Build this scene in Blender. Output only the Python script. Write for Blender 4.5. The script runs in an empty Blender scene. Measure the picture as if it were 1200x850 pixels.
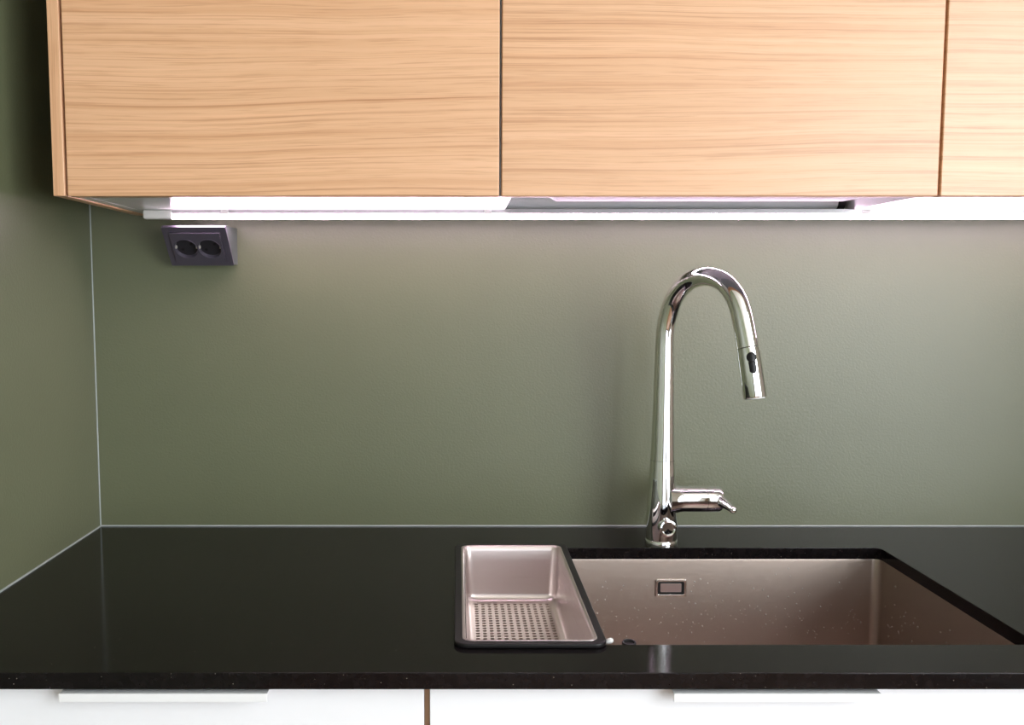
import bpy, bmesh, math, random
from mathutils import Vector, Matrix
random.seed(7)
scene = bpy.context.scene
C = scene.collection
R = math.radians

# ------------------------------------------------------------------ camera
cam_d = bpy.data.cameras.new('camera')
cam_d.sensor_fit = 'HORIZONTAL'; cam_d.sensor_width = 36.0
cam_d.lens = 36.0 * 1060.0 / 1200.0
cam_d.shift_x = 0.0525; cam_d.shift_y = 0.00687
cam_d.clip_start = 0.02
cam_o = bpy.data.objects.new('camera', cam_d); C.objects.link(cam_o)
cam_o.location = (0.0, -1.57255, 1.31258)
cam_o.rotation_euler = (R(90 - 4.8665), 0, 0)
scene.camera = cam_o

# ------------------------------------------------------------------ world, daylight, exposure
EXPOSURE = 0.0
WINDOW_RIGHT = 148.0     # daylight through the window in the right wall
FILL_REAR = 2.0       # fill light through an unseen window added behind the camera
LED = 42.0               # strip light under the wall cabinets
vs = scene.view_settings
vs.view_transform = 'Standard'; vs.look = 'None'; vs.exposure = EXPOSURE; vs.gamma = 1.0
vs.use_curve_mapping = False
w = bpy.data.worlds.new('world'); scene.world = w; w.use_nodes = True
bg = w.node_tree.nodes['Background']
bg.inputs[0].default_value = (0.86, 0.93, 1.0, 1); bg.inputs[1].default_value = 3.0

RX = 1.75                # right wall
FY = -4.7                # wall behind the camera
CZ = 2.60                # ceiling
LX = -0.6335             # left wall
def area(name, loc, rot, sx, sy, power, col):
    l = bpy.data.lights.new(name, 'AREA'); l.shape = 'RECTANGLE'; l.size = sx; l.size_y = sy
    l.energy = power; l.color = col
    o = bpy.data.objects.new(name, l); C.objects.link(o); o.location = loc; o.rotation_euler = rot
    return o
WR = (-4.20, -1.35, 0.62, 2.45)      # right window: y0, y1, z0, z1
WF = (-0.20, 1.50, 0.06, 2.20)        # added rear window: x0, x1, z0, z1
area('daylight_right', (RX + 0.16, (WR[0]+WR[1])/2, (WR[2]+WR[3])/2), (0, R(90), 0), WR[3]-WR[2], WR[1]-WR[0], WINDOW_RIGHT, (0.96, 0.98, 1.0))
area('fill_rear', ((WF[0]+WF[1])/2, FY - 0.16, (WF[2]+WF[3])/2), (R(90), 0, 0), WF[1]-WF[0], WF[3]-WF[2], FILL_REAR, (0.97, 0.98, 1.0))  # fill lamp behind the added rear window

# ------------------------------------------------------------------ materials
def lin(r, g, b):
    f = lambda c: (c/255/12.92) if c/255 <= 0.04045 else ((c/255 + 0.055)/1.055)**2.4
    return (f(r), f(g), f(b), 1.0)

def mat(name, col, rough=0.5, metal=0.0, spec=0.5, emit=None, estr=0.0, coat=0.0):
    m = bpy.data.materials.new(name); m.use_nodes = True
    p = m.node_tree.nodes['Principled BSDF']
    p.inputs['Base Color'].default_value = col
    p.inputs['Roughness'].default_value = rough
    p.inputs['Metallic'].default_value = metal
    p.inputs['Specular IOR Level'].default_value = spec
    p.inputs['Coat Weight'].default_value = coat
    if emit:
        p.inputs['Emission Color'].default_value = emit
        p.inputs['Emission Strength'].default_value = estr
    return m

class N:                                   # tiny node-building helper
    def __init__(s, m): s.t = m.node_tree; s.p = s.t.nodes['Principled BSDF']
    def new(s, kind, **kw):
        n = s.t.nodes.new(kind)
        for k, v in kw.items(): setattr(n, k, v)
        return n
    def link(s, a, b): s.t.links.new(a, b)
    def coords(s, scale=(1, 1, 1), loc=(0, 0, 0), src=None):
        if src is None: src = s.new('ShaderNodeTexCoord').outputs['Object']
        mp = s.new('ShaderNodeMapping'); mp.inputs['Scale'].default_value = scale; mp.inputs['Location'].default_value = loc
        s.link(src, mp.inputs['Vector']); return mp.outputs['Vector']
    def noise(s, vec, scale=1, detail=2, rough=0.5, dist=0.0):
        n = s.new('ShaderNodeTexNoise'); n.inputs['Scale'].default_value = scale; n.inputs['Detail'].default_value = detail
        n.inputs['Roughness'].default_value = rough; n.inputs['Distortion'].default_value = dist
        s.link(vec, n.inputs['Vector']); return n
    def ramp(s, fac, stops):
        r = s.new('ShaderNodeValToRGB'); e = r.color_ramp.elements
        while len(e) < len(stops): e.new(0.5)
        for i, (pos, c) in enumerate(stops): e[i].position = pos; e[i].color = c
        s.link(fac, r.inputs[0]); return r.outputs[0]
    def mix(s, mode, fac, a, b):
        n = s.new('ShaderNodeMix', data_type='RGBA', blend_type=mode)
        for sock, v in ((n.inputs[0], fac), (n.inputs[6], a), (n.inputs[7], b)):
            if hasattr(v, 'is_linked') or hasattr(v, 'links'): s.link(v, sock)
            else: sock.default_value = v
        return n.outputs[2]
    def bump(s, height, strength=0.1, dist=0.001):
        b = s.new('ShaderNodeBump'); b.inputs['Strength'].default_value = strength; b.inputs['Distance'].default_value = dist
        s.link(height, b.inputs['Height']); s.link(b.outputs[0], s.p.inputs['Normal'])

def mat_paint(name, col, rough=0.42, scale=260, strength=0.35):
    m = mat(name, col, rough, spec=0.62); n = N(m)
    v = n.coords()
    a = n.noise(v, scale, 2, 0.55)
    b = n.noise(v, 3.0, 3, 0.5)
    c2 = tuple(x*0.93 for x in col[:3]) + (1,)
    n.link(n.ramp(b.outputs[0], [(0.35, c2), (0.65, col)]), n.p.inputs['Base Color'])
    n.bump(a.outputs[0], strength, 0.0012)
    return m

def mat_oak(name, seed, vertical=False):
    m = mat(name, lin(205, 160, 115), 0.34, spec=0.6); n = N(m)
    tc = n.new('ShaderNodeTexCoord').outputs['Object']
    if vertical:
        rot = n.new('ShaderNodeMapping'); rot.inputs['Rotation'].default_value = (0, R(90), 0)
        n.link(tc, rot.inputs['Vector']); tc = rot.outputs['Vector']
    base = n.coords((1, 1, 1), (seed*3.1, seed*1.7, seed*2.3), tc)
    # slow wander of the grain lines along the board
    wander = n.noise(n.coords((1.5, 1.0, 4.0), (0, 0, 0), base), 1.0, 2, 0.45)
    sep = n.new('ShaderNodeSeparateXYZ'); n.link(base, sep.inputs[0])
    mul = n.new('ShaderNodeMath', operation='MULTIPLY_ADD'); n.link(wander.outputs[0], mul.inputs[0])
    mul.inputs[1].default_value = 0.038; n.link(sep.outputs[2], mul.inputs[2])
    cmb = n.new('ShaderNodeCombineXYZ'); n.link(sep.outputs[0], cmb.inputs[0]); n.link(sep.outputs[1], cmb.inputs[1]); n.link(mul.outputs[0], cmb.inputs[2])
    g = cmb.outputs[0]
    rings = n.noise(n.coords((0.45, 0.45, 95), (0, 0, 0), g), 1.0, 3, 0.62)
    lines = n.noise(n.coords((0.8, 0.8, 190), (4, 0, 2), g), 1.0, 2, 0.5)
    fine = n.noise(n.coords((1.6, 1.6, 330), (2, 7, 3), g), 1.0, 2, 0.55)
    pores = n.noise(n.coords((14, 14, 560), (1, 5, 0), g), 1.0, 2, 0.6)
    patch = n.noise(n.coords((1.3, 1.3, 9), (7, 3, 1), base), 1.0, 2, 0.5)
    light, mid, dark = lin(218, 176, 140), lin(212, 169, 132), lin(204, 158, 120)
    col = n.ramp(rings.outputs[0], [(0.30, dark), (0.46, mid), (0.62, light)])
    col = n.mix('MULTIPLY', 1.0, col, n.ramp(lines.outputs[0], [(0.33, (0.80, 0.73, 0.67, 1)), (0.40, (1, 1, 1, 1)), (1.0, (1, 1, 1, 1))]))
    col = n.mix('MULTIPLY', 1.0, col, n.ramp(fine.outputs[0], [(0.34, (0.84, 0.78, 0.72, 1)), (0.43, (1, 1, 1, 1)), (0.60, (1, 1, 1, 1)), (0.70, (1.05, 1.05, 1.05, 1))]))
    col = n.mix('MULTIPLY', 1.0, col, n.ramp(pores.outputs[0], [(0.30, (0.86, 0.82, 0.78, 1)), (0.48, (1, 1, 1, 1))]))
    col = n.mix('MULTIPLY', 1.0, col, n.ramp(patch.outputs[0], [(0.35, (0.94, 0.91, 0.87, 1)), (0.65, (1.02, 1.0, 0.98, 1))]))
    n.link(col, n.p.inputs['Base Color'])
    n.bump(lines.outputs[0], 0.06, 0.0006)
    return m

def mat_stone(name):
    m = mat(name, lin(14, 12, 13), 0.10, spec=0.2); n = N(m)
    v = n.coords()
    vo = n.new('ShaderNodeTexVoronoi'); vo.inputs['Scale'].default_value = 250; n.link(v, vo.inputs['Vector'])
    big = n.noise(v, 90, 2, 0.6)
    speck = n.ramp(vo.outputs['Distance'], [(0.05, (0.40, 0.36, 0.30, 1)), (0.13, (0, 0, 0, 1))])
    pick = n.ramp(vo.outputs['Color'], [(0.86, (0, 0, 0, 1)), (0.93, (1, 1, 1, 1))])
    speck = n.mix('MULTIPLY', 1.0, speck, pick)
    base = n.ramp(big.outputs[0], [(0.3, lin(13, 11, 12)), (0.7, lin(22, 19, 20))])
    n.link(n.mix('ADD', 1.0, base, speck), n.p.inputs['Base Color'])
    r = n.noise(v, 6, 3, 0.6)
    rr = n.new('ShaderNodeMapRange'); rr.inputs['To Min'].default_value = 0.06; rr.inputs['To Max'].default_value = 0.14
    n.link(r.outputs[0], rr.inputs['Value']); n.link(rr.outputs[0], n.p.inputs['Roughness'])
    return m

def mat_brushed(name, col, rough, stretch=(4, 4, 600), strength=0.08):
    m = mat(name, col, rough, 1.0); n = N(m)
    a = n.noise(n.coords(stretch), 1.0, 3, 0.6)
    rr = n.new('ShaderNodeMapRange'); rr.inputs['To Min'].default_value = rough*0.75; rr.inputs['To Max'].default_value = rough*1.3
    n.link(a.outputs[0], rr.inputs['Value']); n.link(rr.outputs[0], n.p.inputs['Roughness'])
    n.bump(a.outputs[0], strength, 0.0004)
    return m

def mat_floor(name):
    m = mat(name, lin(120, 82, 52), 0.4); n = N(m)
    v = n.coords((1, 1, 1))
    g = n.noise(n.coords((3, 45, 1)), 1.0, 3, 0.6)
    n.link(n.ramp(g.outputs[0], [(0.3, lin(104, 70, 44)), (0.7, lin(146, 104, 68))]), n.p.inputs['Base Color'])
    return m

M = dict(
    green = mat_paint('green wall paint', lin(94, 99, 74), 0.40, 260, 0.26),
    white_paint = mat_paint('white wall paint', lin(226, 222, 214), 0.6, 120, 0.1),
    brown_paint = mat_paint('brown wall paint', lin(112, 90, 68), 0.6, 120, 0.1),
    caulk = mat('grey silicone', lin(150, 158, 155), 0.35),
    oak1 = mat_oak('oak veneer one', 1.0), oak2 = mat_oak('oak veneer two', 2.3), oak3 = mat_oak('oak veneer three', 3.9),
    oakv = mat_oak('oak veneer upright', 5.2, True),
    melamine = mat('white melamine', lin(228, 230, 230), 0.20),
    greymel = mat('grey board', lin(150, 153, 152), 0.5),
    lacquer = mat('white lacquer', lin(232, 234, 238), 0.28),
    whitealu = mat('white coated metal', lin(226, 228, 230), 0.3),
    alu = mat('anodised aluminium', lin(170, 172, 172), 0.35, 0.6),
    stone = mat_stone('black stone'),
    steel = mat_brushed('brushed steel', (0.74, 0.67, 0.65, 1), 0.30, (6, 6, 500)),
    sinksteel = mat_brushed('satin sink steel', (0.46, 0.385, 0.335, 1), 0.33, (60, 60, 240), 0.05),
    greysteel = mat('grey rail paint', lin(205, 208, 210), 0.38),
    chrome = mat('chrome', (0.86, 0.87, 0.88, 1), 0.035, 1.0),
    black = mat('black plastic', lin(19, 18, 19), 0.42, spec=0.3),
    rubber = mat('black rubber', lin(30, 30, 32), 0.5),
    hole = mat('dark cavity', lin(9, 9, 10), 0.6),
    anthracite = mat('anthracite plastic', lin(92, 87, 99), 0.30, 0.35),
    well = mat('socket well plastic', lin(48, 46, 51), 0.28, 0.2),
    socketgrey = mat('side of outlet box', lin(84, 90, 88), 0.45),
    brass = mat('pale contact', lin(205, 200, 194), 0.3),
    clip = mat('bright contact metal', (0.8, 0.78, 0.74, 1), 0.2, 1.0),
    plasticwhite = mat('white plastic', lin(225, 226, 224), 0.35),
    tray = mat('pale tray plastic', lin(140, 145, 152), 0.35),
    led = mat('led diffuser', lin(255, 250, 248), 0.5, emit=(1.0, 0.72, 0.92, 1), estr=LED),
    floor = mat_floor('brown wood floor'),
    water = mat('water', (0.8, 0.8, 0.8, 1), 0.05),
)
wp = M['water'].node_tree.nodes['Principled BSDF']; wp.inputs['Transmission Weight'].default_value = 0.4; wp.inputs['IOR'].default_value = 1.33
def mat_glass():
    m = bpy.data.materials.new('window glass'); m.use_nodes = True; t = m.node_tree
    t.nodes.clear()
    o = t.nodes.new('ShaderNodeOutputMaterial'); mx = t.nodes.new('ShaderNodeMixShader')
    tr = t.nodes.new('ShaderNodeBsdfTransparent'); g = t.nodes.new('ShaderNodeBsdfGlossy'); g.inputs['Roughness'].default_value = 0.02
    mx.inputs[0].default_value = 0.05; t.links.new(tr.outputs[0], mx.inputs[1]); t.links.new(g.outputs[0], mx.inputs[2]); t.links.new(mx.outputs[0], o.inputs[0])
    return m
M['glass'] = mat_glass()

# ------------------------------------------------------------------ mesh helpers
def thing(name, label, cat, loc=(0, 0, 0), group=None):
    o = bpy.data.objects.new(name, None); C.objects.link(o); o.empty_display_size = 0.05
    o.location = loc; o['label'] = label; o['category'] = cat
    if group: o['group'] = group
    return o

def tag(o, label, cat, group=None):
    o['label'] = label; o['category'] = cat
    if group: o['group'] = group
    return o

def obj(name, bm, m, parent=None, smooth=False, bevel=0.0, seg=2, label=None, ang=35):
    """bm is in world coordinates; under a parent the object is shifted back by the parent's place"""
    bmesh.ops.recalc_face_normals(bm, faces=bm.faces[:])
    me = bpy.data.meshes.new(name); bm.to_mesh(me); bm.free()
    me.materials.append(M[m] if isinstance(m, str) else m)
    o = bpy.data.objects.new(name, me); C.objects.link(o)
    if parent:
        off = Vector((0, 0, 0)); p = parent
        while p: off += p.location; p = p.parent
        o.parent = parent; o.location = -off
    if smooth:
        me.shade_smooth()
        md = o.modifiers.new('edges', 'EDGE_SPLIT'); md.split_angle = R(ang)
    if bevel:
        b = o.modifiers.new('bevel', 'BEVEL'); b.width = bevel; b.segments = seg; b.limit_method = 'ANGLE'; b.angle_limit = R(40)
        if not smooth:
            me.shade_smooth()
            wn = o.modifiers.new('wn', 'WEIGHTED_NORMAL'); wn.keep_sharp = False
    if label: o['label'] = label
    return o

def struct(o): o['kind'] = 'structure'; return o

def box(x0, x1, y0, y1, z0, z1, bm=None):
    bm = bm or bmesh.new()
    v = [bm.verts.new((x, y, z)) for z in (z0, z1) for y in (y0, y1) for x in (x0, x1)]
    for f in ((0, 2, 3, 1), (4, 5, 7, 6), (0, 1, 5, 4), (2, 6, 7, 3), (0, 4, 6, 2), (1, 3, 7, 5)): bm.faces.new([v[i] for i in f])
    return bm

def rrect(x0, x1, y0, y1, r, n=6):
    pts = []
    for cx, cy, a0 in ((x1-r, y1-r, 0), (x0+r, y1-r, 90), (x0+r, y0+r, 180), (x1-r, y0+r, 270)):
        for i in range(n+1):
            a = R(a0 + 90*i/n); pts.append((cx + r*math.cos(a), cy + r*math.sin(a)))
    return pts

def circ(cx, cy, r, n=24): return [(cx + r*math.cos(2*math.pi*i/n), cy + r*math.sin(2*math.pi*i/n)) for i in range(n)]

def plate(outer, holes, z0, z1, xf=None, bm=None):
    """flat plate with holes: outlines in (u, v), extruded from z0 to z1, mapped by xf"""
    bm = bm or bmesh.new(); xf = xf or (lambda u, v, h: Vector((u, v, h)))
    t = bmesh.new(); es = []
    for lp in [outer] + holes:
        vs_ = [t.verts.new((u, v, 0)) for u, v in lp]
        for i in range(len(vs_)): es.append(t.edges.new((vs_[i], vs_[(i+1) % len(vs_)])))
    bmesh.ops.triangle_fill(t, use_beauty=True, use_dissolve=False, edges=es, normal=(0, 0, 1))
    t.verts.index_update()
    for h in (z0, z1):
        vm = [bm.verts.new(xf(v.co.x, v.co.y, h)) for v in t.verts]
        for f in t.faces:
            bm.faces.new([vm[v.index] for v in f.verts])
        if h == z0: lo = vm
        else: hi = vm
    k = 0
    for lp in [outer] + holes:
        n = len(lp)
        for i in range(n):
            a, b = k+i, k+(i+1) % n
            bm.faces.new((lo[a], lo[b], hi[b], hi[a]))
        k += n
    t.free(); return bm

def loft(rings, cap0=False, cap1=False, closed=True, bm=None):
    bm = bm or bmesh.new()
    vr = [[bm.verts.new(p) for p in r] for r in rings]
    for a, b in zip(vr, vr[1:]):
        n = len(a)
        for i in range(n if closed else n-1): bm.faces.new((a[i], a[(i+1) % n], b[(i+1) % n], b[i]))
    if cap0: bm.faces.new(vr[0])
    if cap1: bm.faces.new(list(reversed(vr[-1])))
    return bm

def lathe(profile, org, axis=(0, 0, 1), n=40, cap0=True, cap1=True, bm=None):
    ax = Vector(axis).normalized(); u = ax.orthogonal().normalized(); v = ax.cross(u); o = Vector(org)
    rings = [[o + ax*h + (u*math.cos(2*math.pi*i/n) + v*math.sin(2*math.pi*i/n))*r for i in range(n)] for r, h in profile]
    return loft(rings, cap0, cap1, True, bm)

def tube(path, radii, n=28, cap0=True, cap1=True, bm=None):
    P = [Vector(p) for p in path]; rings = []; ref = None
    for i, p in enumerate(P):
        t = (P[min(i+1, len(P)-1)] - P[max(i-1, 0)]).normalized()
        if ref is None: ref = t.orthogonal().normalized()
        ref = (ref - t*ref.dot(t)).normalized(); b = t.cross(ref)
        r = radii[i] if isinstance(radii, (list, tuple)) else radii
        rings.append([p + (ref*math.cos(2*math.pi*k/n) + b*math.sin(2*math.pi*k/n))*r for k in range(n)])
    return loft(rings, cap0, cap1, True, bm)

def smooth_path(pts, n=8):                 # Catmull-Rom
    P = [Vector(p) for p in pts]; out = []
    for i in range(len(P)-1):
        p0 = P[i-1] if i else P[0]*2 - P[1]; p1, p2 = P[i], P[i+1]; p3 = P[i+2] if i+2 < len(P) else P[-1]*2 - P[-2]
        for k in range(n):
            t = k/n
            out.append(0.5*((2*p1) + (p2-p0)*t + (2*p0-5*p1+4*p2-p3)*t*t + (3*p1-p0-3*p2+p3)*t**3))
    out.append(P[-1]); return out

# ------------------------------------------------------------------ the room
T = 0.12
struct(obj('wall_back', box(LX - T, RX + T, 0, T, 0, CZ), 'green'))
struct(obj('wall_left', box(LX - T, LX, FY, 0, 0, CZ), 'green'))
struct(obj('floor', box(LX - T, RX + T, FY - T, T, -0.1, 0), 'floor'))
struct(obj('ceiling', box(LX - T, RX + T, FY - T, T, CZ, CZ + 0.1), 'white_paint'))
rect = lambda a, b, c, d: [(a, c), (b, c), (b, d), (a, d)]
struct(obj('wall_right', plate(rect(FY, 0, 0, CZ), [rect(*WR)], 0, T, lambda u, v, h: Vector((RX + h, u, v))), 'white_paint'))
struct(obj('wall_front', plate(rect(LX - T, RX + T, 0, CZ), [rect(*WF)], 0, T, lambda u, v, h: Vector((u, FY - h, v))), 'brown_paint'))
def window(name, q, xf):
    f = 0.05; mid = (q[0]+q[1])/2
    o = struct(obj(name, plate(rect(*q), [rect(q[0]+f, mid-f/2, q[2]+f, q[3]-f), rect(mid+f/2, q[1]-f, q[2]+f, q[3]-f)], 0.03, 0.09, xf), 'lacquer'))
    for a, b in ((q[0]+f, mid-f/2), (mid+f/2, q[1]-f)):
        obj('pane', plate(rect(a, b, q[2]+f, q[3]-f), [], 0.055, 0.061, xf), 'glass', o)
window('window_1', WR, lambda u, v, h: Vector((RX + h, u, v)))
window('window_fill', WF, lambda u, v, h: Vector((u, FY - h, v)))  # unseen window, added to let in fill light
CT = 0.90                                  # worktop surface
def bead(name, a, b, r=0.0022):
    return struct(obj(name, tube([a, b], r, 8), 'caulk', smooth=True))
bead('trim_1', (LX + 0.0007, -0.0007, CT), (LX + 0.0007, -0.0007, CZ), 0.0012)
bead('trim_2', (LX, -0.001, CT + 0.001), (1.30, -0.001, CT + 0.0005), 0.0016)
bead('trim_3', (LX + 0.001, -0.62, CT + 0.001), (LX + 0.001, 0, CT + 0.0005), 0.0016)

# ------------------------------------------------------------------ worktop with the sink opening
SX0, SX1, SY0, SY1 = 0.010, 0.6835, -0.5410, -0.1359
wt = obj('worktop', plate(rect(LX, 1.30, -0.62, 0), [rrect(SX0, SX1, SY0, SY1, 0.012, 5)], CT - 0.0188, CT), 'stone', bevel=0.0011, seg=2)
tag(wt, 'polished black stone worktop with fine pale flecks along the green wall', 'worktop')

# ------------------------------------------------------------------ base cabinets
BT = CT - 0.0190
def base_cabinet(x0, x1, hx0, hx1, label):
    t = thing('base_cabinet', label, 'cabinet', ((x0+x1)/2, -0.30, 0), 'white base cabinets under the worktop')
    for a, b in ((x0, x0+0.016), (x1-0.016, x1)):
        obj('side_panel', box(a, b, -0.580, -0.02, 0.10, BT), 'oakv', t)
    obj('bottom_panel', box(x0+0.016, x1-0.016, -0.580, -0.02, 0.10, 0.116), 'melamine', t)
    obj('back_panel', box(x0+0.016, x1-0.016, -0.030, -0.02, 0.116, 0.70), 'melamine', t)
    obj('plinth', box(x0, x1, -0.54, -0.524, 0.0, 0.10), 'lacquer', t)
    d = obj('door', box(x0+0.0033, x1-0.0033, -0.600, -0.581, 0.105, BT - 0.003), 'lacquer', t, bevel=0.001)
    bm = bmesh.new()                       # edge pull: folded strip hooked over the door's top edge
    prof = [(-0.583, 0.8765), (-0.6200, 0.8765), (-0.6200, 0.8670), (-0.6182, 0.8670), (-0.6182, 0.8748), (-0.583, 0.8748)]
    loft([[Vector((x, y, z)) for y, z in prof] for x in (hx0, hx1)], True, True, True, bm)
    obj('handle', bm, 'whitealu', d, label='white edge pull along the top of the door', bevel=0.0003, seg=1)
    return t
base_cabinet(-0.6125, -0.0350, -0.4356, -0.2085, 'white base cabinet with edge pull between left wall and sink cabinet')
base_cabinet(-0.0350, 0.7350, 0.2355, 0.4618, 'wide white base cabinet with edge pull directly under the sink')
base_cabinet(0.7350, 1.2950, 0.90, 1.13, 'white base cabinet on the far side of the sink cabinet')
struct(obj('trim_4', box(LX, -0.6130, -0.598, -0.580, 0.10, BT), 'lacquer'))

# ------------------------------------------------------------------ wall cabinets
ZB = 1.4460; ZT = 2.16; CF = -0.3207
def wall_cabinet(x0, x1, oak, label, dl=None, open_bottom=False):
    t = thing('wall_cabinet', label, 'cabinet', ((x0+x1)/2, -0.15, ZB), 'oak wall cabinets in a row')
    yb = CF + 0.020
    for a, b in ((x0, x0+0.0175), (x1-0.0175, x1)):
        obj('side_panel', box(a, b, yb, -0.001, ZB, ZT), 'melamine', t, bevel=0.0006, seg=1)
    obj('top_panel', box(x0+0.0175, x1-0.0175, yb, -0.001, ZT-0.016, ZT), 'melamine', t)
    obj('back_panel', box(x0+0.0175, x1-0.0175, -0.010, -0.001, ZB+0.018, ZT-0.016), 'melamine', t)
    if not open_bottom:
        obj('bottom_panel', box(x0+0.0175, x1-0.0175, yb, -0.001, ZB+0.0005, ZB+0.0165), 'melamine', t)
    obj('door', box((dl if dl is not None else x0+0.0016), x1-0.0016, CF, CF+0.0185, ZB-0.0022, ZT), oak, t, bevel=0.0017, seg=3)
    return t
c1 = wall_cabinet(-0.5372, 0.0575, 'oak1', 'oak fronted wall cabinet over the twin socket beside the left wall', dl=-0.5341)
obj('cover_panel', box(-0.5535, -0.5376, CF, -0.001, ZB-0.0018, ZT), 'oakv', c1, bevel=0.0010, seg=2, label='oak end panel with upright grain')
c2 = wall_cabinet(0.0575, 0.6571, 'oak2', 'oak fronted dish drying cabinet with open underside above the tap', open_bottom=True)
c3 = wall_cabinet(0.6571, 1.2570, 'oak3', 'oak fronted wall cabinet on the far side of the dish drying cabinet from the socket')
# open underside of the drying cabinet: pale drip tray in front, steel rail at the rear, grey board above
bm = bmesh.new()
tp = []
for x, z in ((0.128, ZB+0.022), (0.134, ZB+0.004), (0.142, ZB-0.0012), (0.560, ZB-0.0012), (0.580, ZB+0.003), (0.592, ZB+0.022)): tp.append((x, z))
loft([[Vector((x, y, z)) for x, z in tp] for y in (-0.298, -0.238)], True, True, True, bm)
obj('drip_tray', bm, 'tray', c2, bevel=0.0012)
bm = lathe([(0.0175, 0), (0.0175, 0.545)], (0.076, -0.062, ZB + 0.0185), (1, 0, 0), 32)
obj('rail', bm, 'greysteel', c2, smooth=True)
obj('rail_gap_shade', lathe([(0.019, 0), (0.019, 0.012)], (0.6205, -0.062, ZB + 0.0185), (1, 0, 0), 32), 'black', c2, smooth=True)  # black disc in place of the shade in the gap past the rail
obj('inner_board', box(0.075, 0.6396, -0.30, -0.010, ZB+0.045, ZB+0.057), 'greymel', c2)

# ------------------------------------------------------------------ LED strip under the cabinets
lt = thing('strip_light', 'long white glowing strip light fixed under the wall cabinets', 'strip light', (-0.5079, -0.085, ZB))
LY = -0.085
def bar_prof(x, y0, y1, z0, z1, r):
    pts = rrect(y0, y1, z0, z1, r, 4); return [Vector((x, a, b)) for a, b in pts]
hp = [(-0.008, -0.0060), (-0.008, 0.0012), (0.0100, 0.0012), (0.0100, -0.0122), (0.0085, -0.0122), (0.0085, -0.0060)]   # top strip; unseen wall-side flange added to hold the glow off the wall
obj('housing', loft([[Vector((x, LY + y, ZB + z)) for y, z in hp] for x in (-0.5070, 1.24)], True, True), 'alu', lt)
obj('diffuser', loft([bar_prof(x, LY-0.0085, LY+0.0084, ZB-0.0142, ZB-0.0062, 0.003) for x in (-0.4640, 1.215)], True, True), 'led', lt, smooth=True)
obj('end_cap', loft([[Vector((LX*0 + x, LY + yy*s, ZB-0.0072 + zz*s)) for yy, zz in rrect(-0.0088, 0.0088, -0.0074, 0.0074, 0.003, 4)] for x, s in ((-0.5105, 0.80), (-0.5085, 1.0), (-0.4640, 1.0))], True, True), 'plasticwhite', lt, smooth=True)
for x in (-0.378, 0.048, 0.660):
    obj('joint_clip', loft([bar_prof(a, LY-0.0092, LY+0.0092, ZB-0.0075, ZB+0.001, 0.001) for a in (x-0.006, x+0.006)], True, True), 'plasticwhite', lt)

# ------------------------------------------------------------------ twin socket on the wall under the left cabinet
st = thing('wall_socket', 'dark grey double wall socket in a wedge box below the strip light', 'socket', (-0.433, 0, 1.36))
ox0, ox1 = -0.4858, -0.3804
top_f, bot_f = Vector((0, -0.0790, 1.4212)), Vector((0, -0.0255, 1.3604))
vdir = (top_f - bot_f); FH = vdir.length; vdir.normalize(); ndir = Vector((0, -vdir.z, vdir.y))       # ndir points out of the face (to the room, downwards)
if ndir.y > 0: ndir = -ndir
prof = [(0.0005, 1.4225), (-0.0755, 1.4225), (-0.0765, 1.4205), (-0.0235, 1.3604), (0.0005, 1.3604)]
obj('wedge_box', loft([[Vector((x, y, z)) for y, z in prof] for x in (ox0+0.001, ox1-0.0005)], True, True), 'socketgrey', st, bevel=0.001)
def face(u, v, h): return Vector((ox0, 0, 0)) + bot_f + Vector((u, 0, 0)) + vdir*v + ndir*h
W_ = ox1 - ox0
cu = [W_*0.5 - 0.0196, W_*0.5 + 0.0196]; cv = FH*0.475
fr_in = rrect(0.0105, W_-0.0105, 0.0085, FH-0.0095, 0.001, 3)
obj('frame', plate(rrect(0, W_, 0, FH, 0.002, 3), [fr_in], -0.0015, 0.0035, face), 'anthracite', st, bevel=0.0004)
ins = rrect(0.0112, W_-0.0112, 0.0092, FH-0.0102, 0.001, 3)
holes = [circ(c, cv, 0.0192, 36) for c in cu]
obj('insert', plate(ins, holes, -0.0010, 0.0068, face), 'anthracite', st, bevel=0.0012)
for c in cu:
    bm = bmesh.new()                       # recessed round well, closed at the bottom
    loft([[face(c + 0.0192*math.cos(a), cv + 0.0192*math.sin(a), h) for a in [2*math.pi*i/36 for i in range(36)]] for h in (0.0062, 0.0004)], False, False, True, bm)
    loft([[face(c + r*math.cos(a), cv + r*math.sin(a), 0.0004) for a in [2*math.pi*i/36 for i in range(36)]] for r in (0.0192, 0.0005)], False, True, True, bm)
    ring = lambda rr_, h: [face(c + rr_*math.cos(a), cv + rr_*math.sin(a), h) for a in [2*math.pi*i/36 for i in range(36)]]
    obj('socket_ring', loft([ring(0.0200, 0.0066), ring(0.0197, 0.0074), ring(0.0190, 0.0074), ring(0.0178, 0.0030), ring(0.0176, 0.0008)]), 'anthracite', st, smooth=True)
    wl = obj('socket_well', bm, 'well', st, smooth=True)
    for s in (-1, 1):
        p = face(c + s*0.0095*math.cos(R(35)), cv + s*0.0095*math.sin(R(35)), 0.0)
        obj('pin_hole', lathe([(0.0026, 0.0), (0.0026, 0.0010)], p, ndir, 14), 'hole', wl)
        q = face(c - s*0.0172, cv + 0.001, 0.0004)
        b2 = bmesh.new(); bmesh.ops.create_cube(b2, size=1, matrix=Matrix.Translation(q + ndir*0.0022) @ Matrix(((1,0,0,0),(0,vdir.y,ndir.y,0),(0,vdir.z,ndir.z,0),(0,0,0,1))) @ Matrix.Diagonal((0.0022, 0.0042, 0.0042, 1)))
        obj('earth_clip', b2, 'brass', wl)

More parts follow.
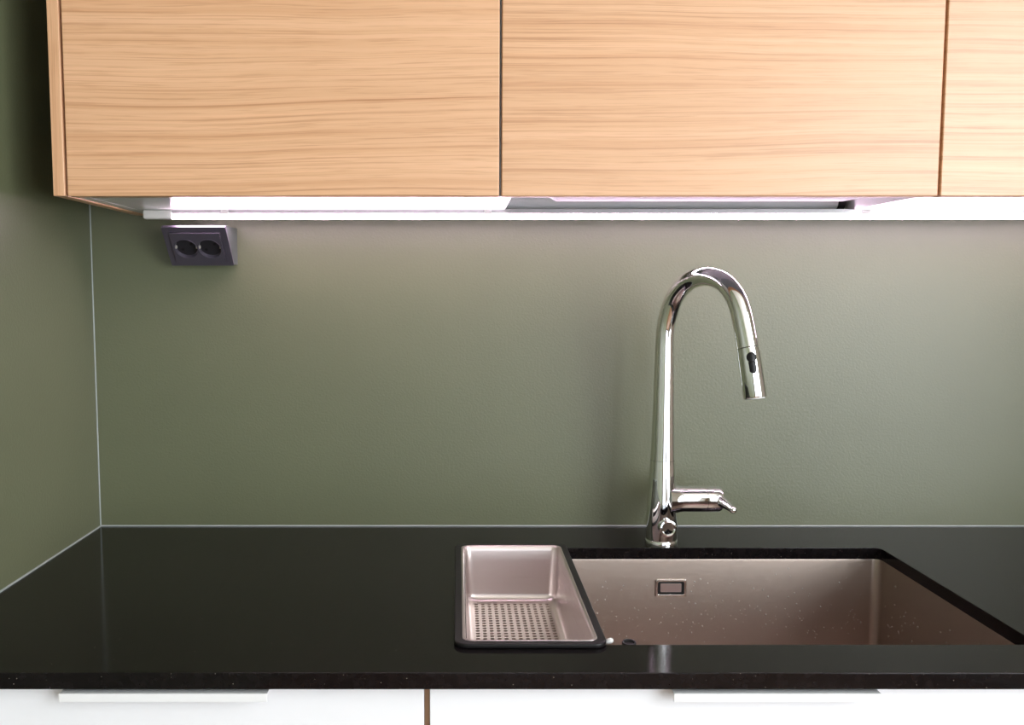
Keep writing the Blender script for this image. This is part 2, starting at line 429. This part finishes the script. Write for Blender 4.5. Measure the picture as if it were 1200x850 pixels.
# ------------------------------------------------------------------ sink
sk = thing('sink', 'brushed steel undermount sink with rectangular overflow set into the black worktop', 'sink', ((SX0+SX1)/2, (SY0+SY1)/2, 0.68))
sz = CT - 0.0192
x0, x1, y0, y1 = SX0-0.002, SX1+0.002, SY0-0.002, SY1+0.002
def rr3(d, r, z): return [Vector((a, b, z)) for a, b in rrect(x0+d, x1-d, y0+d, y1-d, r, 7)]
rings = [rr3(-0.018, 0.028, sz), rr3(0.0, 0.014, sz), rr3(0.0006, 0.014, sz-0.003), rr3(0.002, 0.014, 0.712), rr3(0.0045, 0.013, 0.703), rr3(0.012, 0.010, 0.6985)]
bm = loft(rings); 
fl = plate([(a, b) for a, b in rrect(x0+0.012, x1-0.012, y0+0.012, y1-0.012, 0.010, 7)], [circ(0.36, -0.335, 0.045, 32)], 0.6975, 0.6985, None, bm)
bmesh.ops.remove_doubles(bm, verts=bm.verts[:], dist=0.00002)
obj('bowl', bm, 'sinksteel', sk, smooth=True, ang=50)
bm = lathe([(0.046, 0.0015), (0.043, 0.002), (0.041, -0.004), (0.020, -0.008), (0.0005, -0.008)], (0.36, -0.335, 0.6985), (0, 0, 1), 32, False, True)
obj('drain', bm, 'steel', sk, smooth=True)
# overflow on the rear wall
yr = y1 - 0.0012
ov = lambda u, v, h: Vector((u, yr - h, v))
of = obj('overflow', plate(rrect(0.3207, 0.3712, 0.8190, 0.8480, 0.003, 4), [rrect(0.3247, 0.3672, 0.8228, 0.8442, 0.0025, 4)], -0.0008, 0.0030, ov), 'clip', sk, bevel=0.0009)
obj('slot', plate(rrect(0.3247, 0.3672, 0.8228, 0.8442, 0.0025, 4), [], -0.0006, 0.0003, ov), 'hole', of)
obj('cover', plate(rrect(0.3290, 0.3629, 0.8268, 0.8408, 0.0012, 4), [], 0.0003, 0.0022, ov), 'steel', of, bevel=0.0006)
# water drops on the steel: too small to pick apart
bm = bmesh.new()
for k in range(260):
    r = random.choice((0.0006, 0.0007, 0.0009, 0.0011))
    if k < 190: p = (random.uniform(0.20, 0.66), y1 - 0.0014, random.triangular(0.735, 0.872, 0.76))
    else: p = (x1 - 0.0014, random.uniform(-0.42, -0.16), random.triangular(0.74, 0.865, 0.78))
    bmesh.ops.create_icosphere(bm, subdivisions=1, radius=r, matrix=Matrix.Translation(p) @ Matrix.Diagonal((1, 1, random.uniform(1, 1.5), 1)))
dr = obj('water_drops', bm, 'water', sk, smooth=True, ang=180); dr['kind'] = 'stuff'

# ------------------------------------------------------------------ strainer basket hung in the sink opening
bk = thing('strainer_basket', 'steel strainer basket with black rim hanging in the sink opening', 'strainer basket', (0.085, -0.343, 0.817))
bx0, bx1, by0, by1 = -0.0050, 0.1745, -0.5535, -0.1325
rw = 0.0105
def br(d, r, z): return [Vector((a, b, z)) for a, b in rrect(bx0+d, bx1-d, by0+d, by1-d, r, 7)]
obj('rim', plate(rrect(bx0, bx1, by0, by1, 0.016, 7), [rrect(bx0+rw, bx1-rw, by0+rw, by1-rw, 0.011, 7)], CT + 0.0002, CT + 0.0060, None), 'black', bk, bevel=0.0018, seg=3)
BF = 0.8185
w_in = 0.0165
rings = [br(rw-0.001, 0.012, CT+0.0030), br(rw-0.0005, 0.012, CT+0.0062), br(rw+0.0012, 0.011, CT+0.0066), br(rw+0.0028, 0.011, CT+0.0050), br(rw+0.0040, 0.012, CT-0.002)]
nz = 4
for i in range(1, nz+1):
    t_ = i/nz; rings.append(br(rw+0.004+0.0035*t_, 0.014, CT-0.002 + (BF+0.012-CT+0.002)*t_))
for i in range(1, 6):
    a = R(90*i/5); rings.append(br(rw+0.0075+0.010*(1-math.cos(a)), 0.014, BF+0.012-0.012*math.sin(a)))
obj('body', loft(rings), 'steel', bk, smooth=True, ang=60)
d = rw + 0.0175
hx = [0.0285 + 0.0102*i for i in range(12)]
hl = []
rows = 35
for j in range(rows):
    yy = by1 - d - 0.012 - 0.0102*j
    for i in range(12):
        xx = hx[i] 
        if yy > by0 + d + 0.006: hl.append(circ(xx, yy, 0.0034, 8))
obj('perforated_floor', plate([(a, b) for a, b in rrect(bx0+d, bx1-d, by0+d, by1-d, 0.014, 7)], hl, BF-0.0010, BF, None), 'steel', bk)
obj('nub', lathe([(0.0030, -0.008), (0.0034, -0.001), (0.0032, 0.0012), (0.0021, 0.0026), (0.0004, 0.0031)], (0.1815, -0.5270, CT - 0.0004), (1, 0, 0.35), 16), 'plasticwhite', bk, smooth=True, ang=180, label='small white nub beside the rim')  # small rounded white nub beside the rim corner

# ------------------------------------------------------------------ dish brush handle standing in the sink
ds = thing('dish_brush', 'black ring shaped handle end just showing over the sink front edge', 'dish brush', (0.2035, -0.5215, 0.699))
def tilt(h): return Vector((0.2050, -0.5000 - 0.020*(h/0.2), 0.6995 + h*0.994))
ax_ = tilt(0.2) - tilt(0.0)
bm = lathe([(0.0062, 0.02), (0.0068, 0.10), (0.0074, 0.186), (0.0084, 0.192), (0.0085, 0.1955), (0.0080, 0.1968), (0.0064, 0.1965), (0.0060, 0.1940), (0.0060, 0.1800)], tilt(0.0), ax_, 24)
hn = obj('handle', bm, 'rubber', ds, smooth=True, ang=60)
obj('handle_hole', lathe([(0.0059, 0.1905), (0.0059, 0.1940)], tilt(0.0), ax_, 20), 'hole', hn)
obj('brush_head', lathe([(0.014, 0.012), (0.018, 0.018), (0.012, 0.026), (0.006, 0.030)], (0.205, -0.500, 0.6995), (0, 0, 1), 20), 'rubber', ds, smooth=True)
obj('bristles', lathe([(0.017, 0.0), (0.013, 0.014)], (0.205, -0.500, 0.6990), (0, 0, 1), 20), 'plasticwhite', ds, smooth=True)

# ------------------------------------------------------------------ tap
FX, FYt = 0.3360, -0.1050
tp_ = thing('kitchen_tap', 'tall chrome kitchen tap with curved pull-out spout behind the sink', 'tap', (FX, FYt, CT))
th = R(30); sd, cd = math.sin(th), math.cos(th)
def sp(s, z): return Vector((FX + s*sd, FYt - s*cd, z))
obj('base', lathe([(0.0262, 0.0), (0.0262, 0.006), (0.0252, 0.0075)], (FX, FYt, CT + 0.0001), (0, 0, 1), 48), 'chrome', tp_, smooth=True)
obj('body', lathe([(0.0256, 0.0078), (0.0254, 0.03), (0.0238, 0.075), (0.0214, 0.115), (0.0201, 0.1385)], (FX, FYt, CT), (0, 0, 1), 48), 'chrome', tp_, smooth=True)
cl = [(0.0, 1.0388), (0.0, 1.09), (0.0, 1.14), (0.0, 1.20), (0.0002, 1.2407), (0.0055, 1.2720), (0.0210, 1.3060), (0.0480, 1.3285), (0.0845, 1.3372), (0.1190, 1.3300), (0.1435, 1.3107), (0.1575, 1.2869), (0.1660, 1.2607), (0.1738, 1.2325)]
path = smooth_path([sp(s, z) for s, z in cl], 8)
rad = []
for i, p in enumerate(path):
    z = p.z; k = i/(len(path)-1)
    if k < 0.5 and z < 1.24: r = 0.0199 - (0.0199-0.0150)*min(1, (z-1.0388)/0.20)**0.85
    else: r = 0.0150 - 0.0004*max(0, min(1, (k-0.35)/0.2)) + 0.0014*max(0, (k-0.70)/0.30)
    rad.append(r)
obj('spout', tube(path, rad, 40), 'chrome', tp_, smooth=True, ang=50)
a, b = sp(0.1740, 1.2318), sp(0.1890, 1.1600)
hd = (b - a).normalized(); L = (b - a).length
head = obj('spray_head', lathe([(0.0120, -0.002), (0.0135, 0.0), (0.0158, 0.0006), (0.0163, 0.010), (0.0166, L-0.002), (0.0158, L)], a, hd, 40), 'chrome', tp_, smooth=True)
obj('nozzle', lathe([(0.0140, L-0.001), (0.0136, L+0.0015)], a, hd, 32), 'plasticwhite', head, smooth=True)
# rocker button on the side of the head that faces the room
side = (cam_o.location - (a+b)/2); side = side - hd*side.dot(hd); side.normalize()
side = (Matrix.Rotation(R(-9), 3, hd) @ side).normalized()
tan = hd.cross(side)
bm = bmesh.new()
def bpt(u, v, h):                           # u around, v along the head
    an = u/0.0164
    return a + hd*v + (side*math.cos(an) + tan*math.sin(an))*(0.0164 + h)
def pad(cv_, rv, ru, h0, h1, n=20, l=0.0):
    out = [(ru*math.cos(2*math.pi*i/n), cv_ + (rv*math.sin(2*math.pi*i/n)) + (l if math.sin(2*math.pi*i/n) > 0 else 0)) for i in range(n)]
    loft([[bpt(u, v, h0) for u, v in out], [bpt(u, v, h1) for u, v in out], [bpt(u*0.8, cv_ + (v-cv_)*0.9, h1+0.0006) for u, v in out], [bpt(u*0.1, cv_ + (v-cv_)*0.5, h1+0.0008) for u, v in out]], True, True, True, bm)
pad(0.0150, 0.0075, 0.0068, -0.002, 0.0012)
pad(0.0230, 0.0052, 0.0052, -0.002, 0.0004, l=0.010)
obj('spray_button', bm, 'black', head, smooth=True, ang=60, label='black rocker button')
# lever housing and lever
lz = 0.9734
hs = obj('lever_housing', lathe([(0.0275, 0.010), (0.0240, 0.020), (0.0219, 0.027), (0.0207, 0.034), (0.0207, 0.0700)], (FX, FYt, lz), (1, 0, 0), 44), 'chrome', tp_, smooth=True)
cap = obj('lever_cap', lathe([(0.0197, 0.0695), (0.0197, 0.0710), (0.0207, 0.0715), (0.0207, 0.0925), (0.0192, 0.0958), (0.014, 0.0975), (0.0005, 0.098)], (FX, FYt, lz), (1, 0, 0), 44), 'chrome', tp_, smooth=True)
l0, l1 = Vector((FX + 0.0915, FYt - 0.0150, lz + 0.0005)), Vector((0.4395, -0.1500, 0.9660))
lp = [l0 + (l1-l0)*t_ for t_ in (0, 0.3, 0.7, 1.0)]
bm = tube(lp, [0.0092, 0.0080, 0.0058, 0.0048], 20)
bmesh.ops.create_uvsphere(bm, u_segments=20, v_segments=12, radius=0.0056, matrix=Matrix.Translation(l1))
obj('lever', bm, 'chrome', cap, smooth=True, ang=60)
# shut-off knob on the front of the base
kz = 0.9305; ka = Vector((0.10, -1, 0.05)).normalized()
kn = obj('shut_off_knob', lathe([(0.0142, 0.012), (0.0142, 0.0335), (0.0134, 0.0345), (0.0115, 0.0350), (0.0100, 0.0340), (0.0095, 0.0325), (0.0005, 0.0320)], (FX, FYt, kz), ka, 40), 'chrome', tp_, smooth=True)
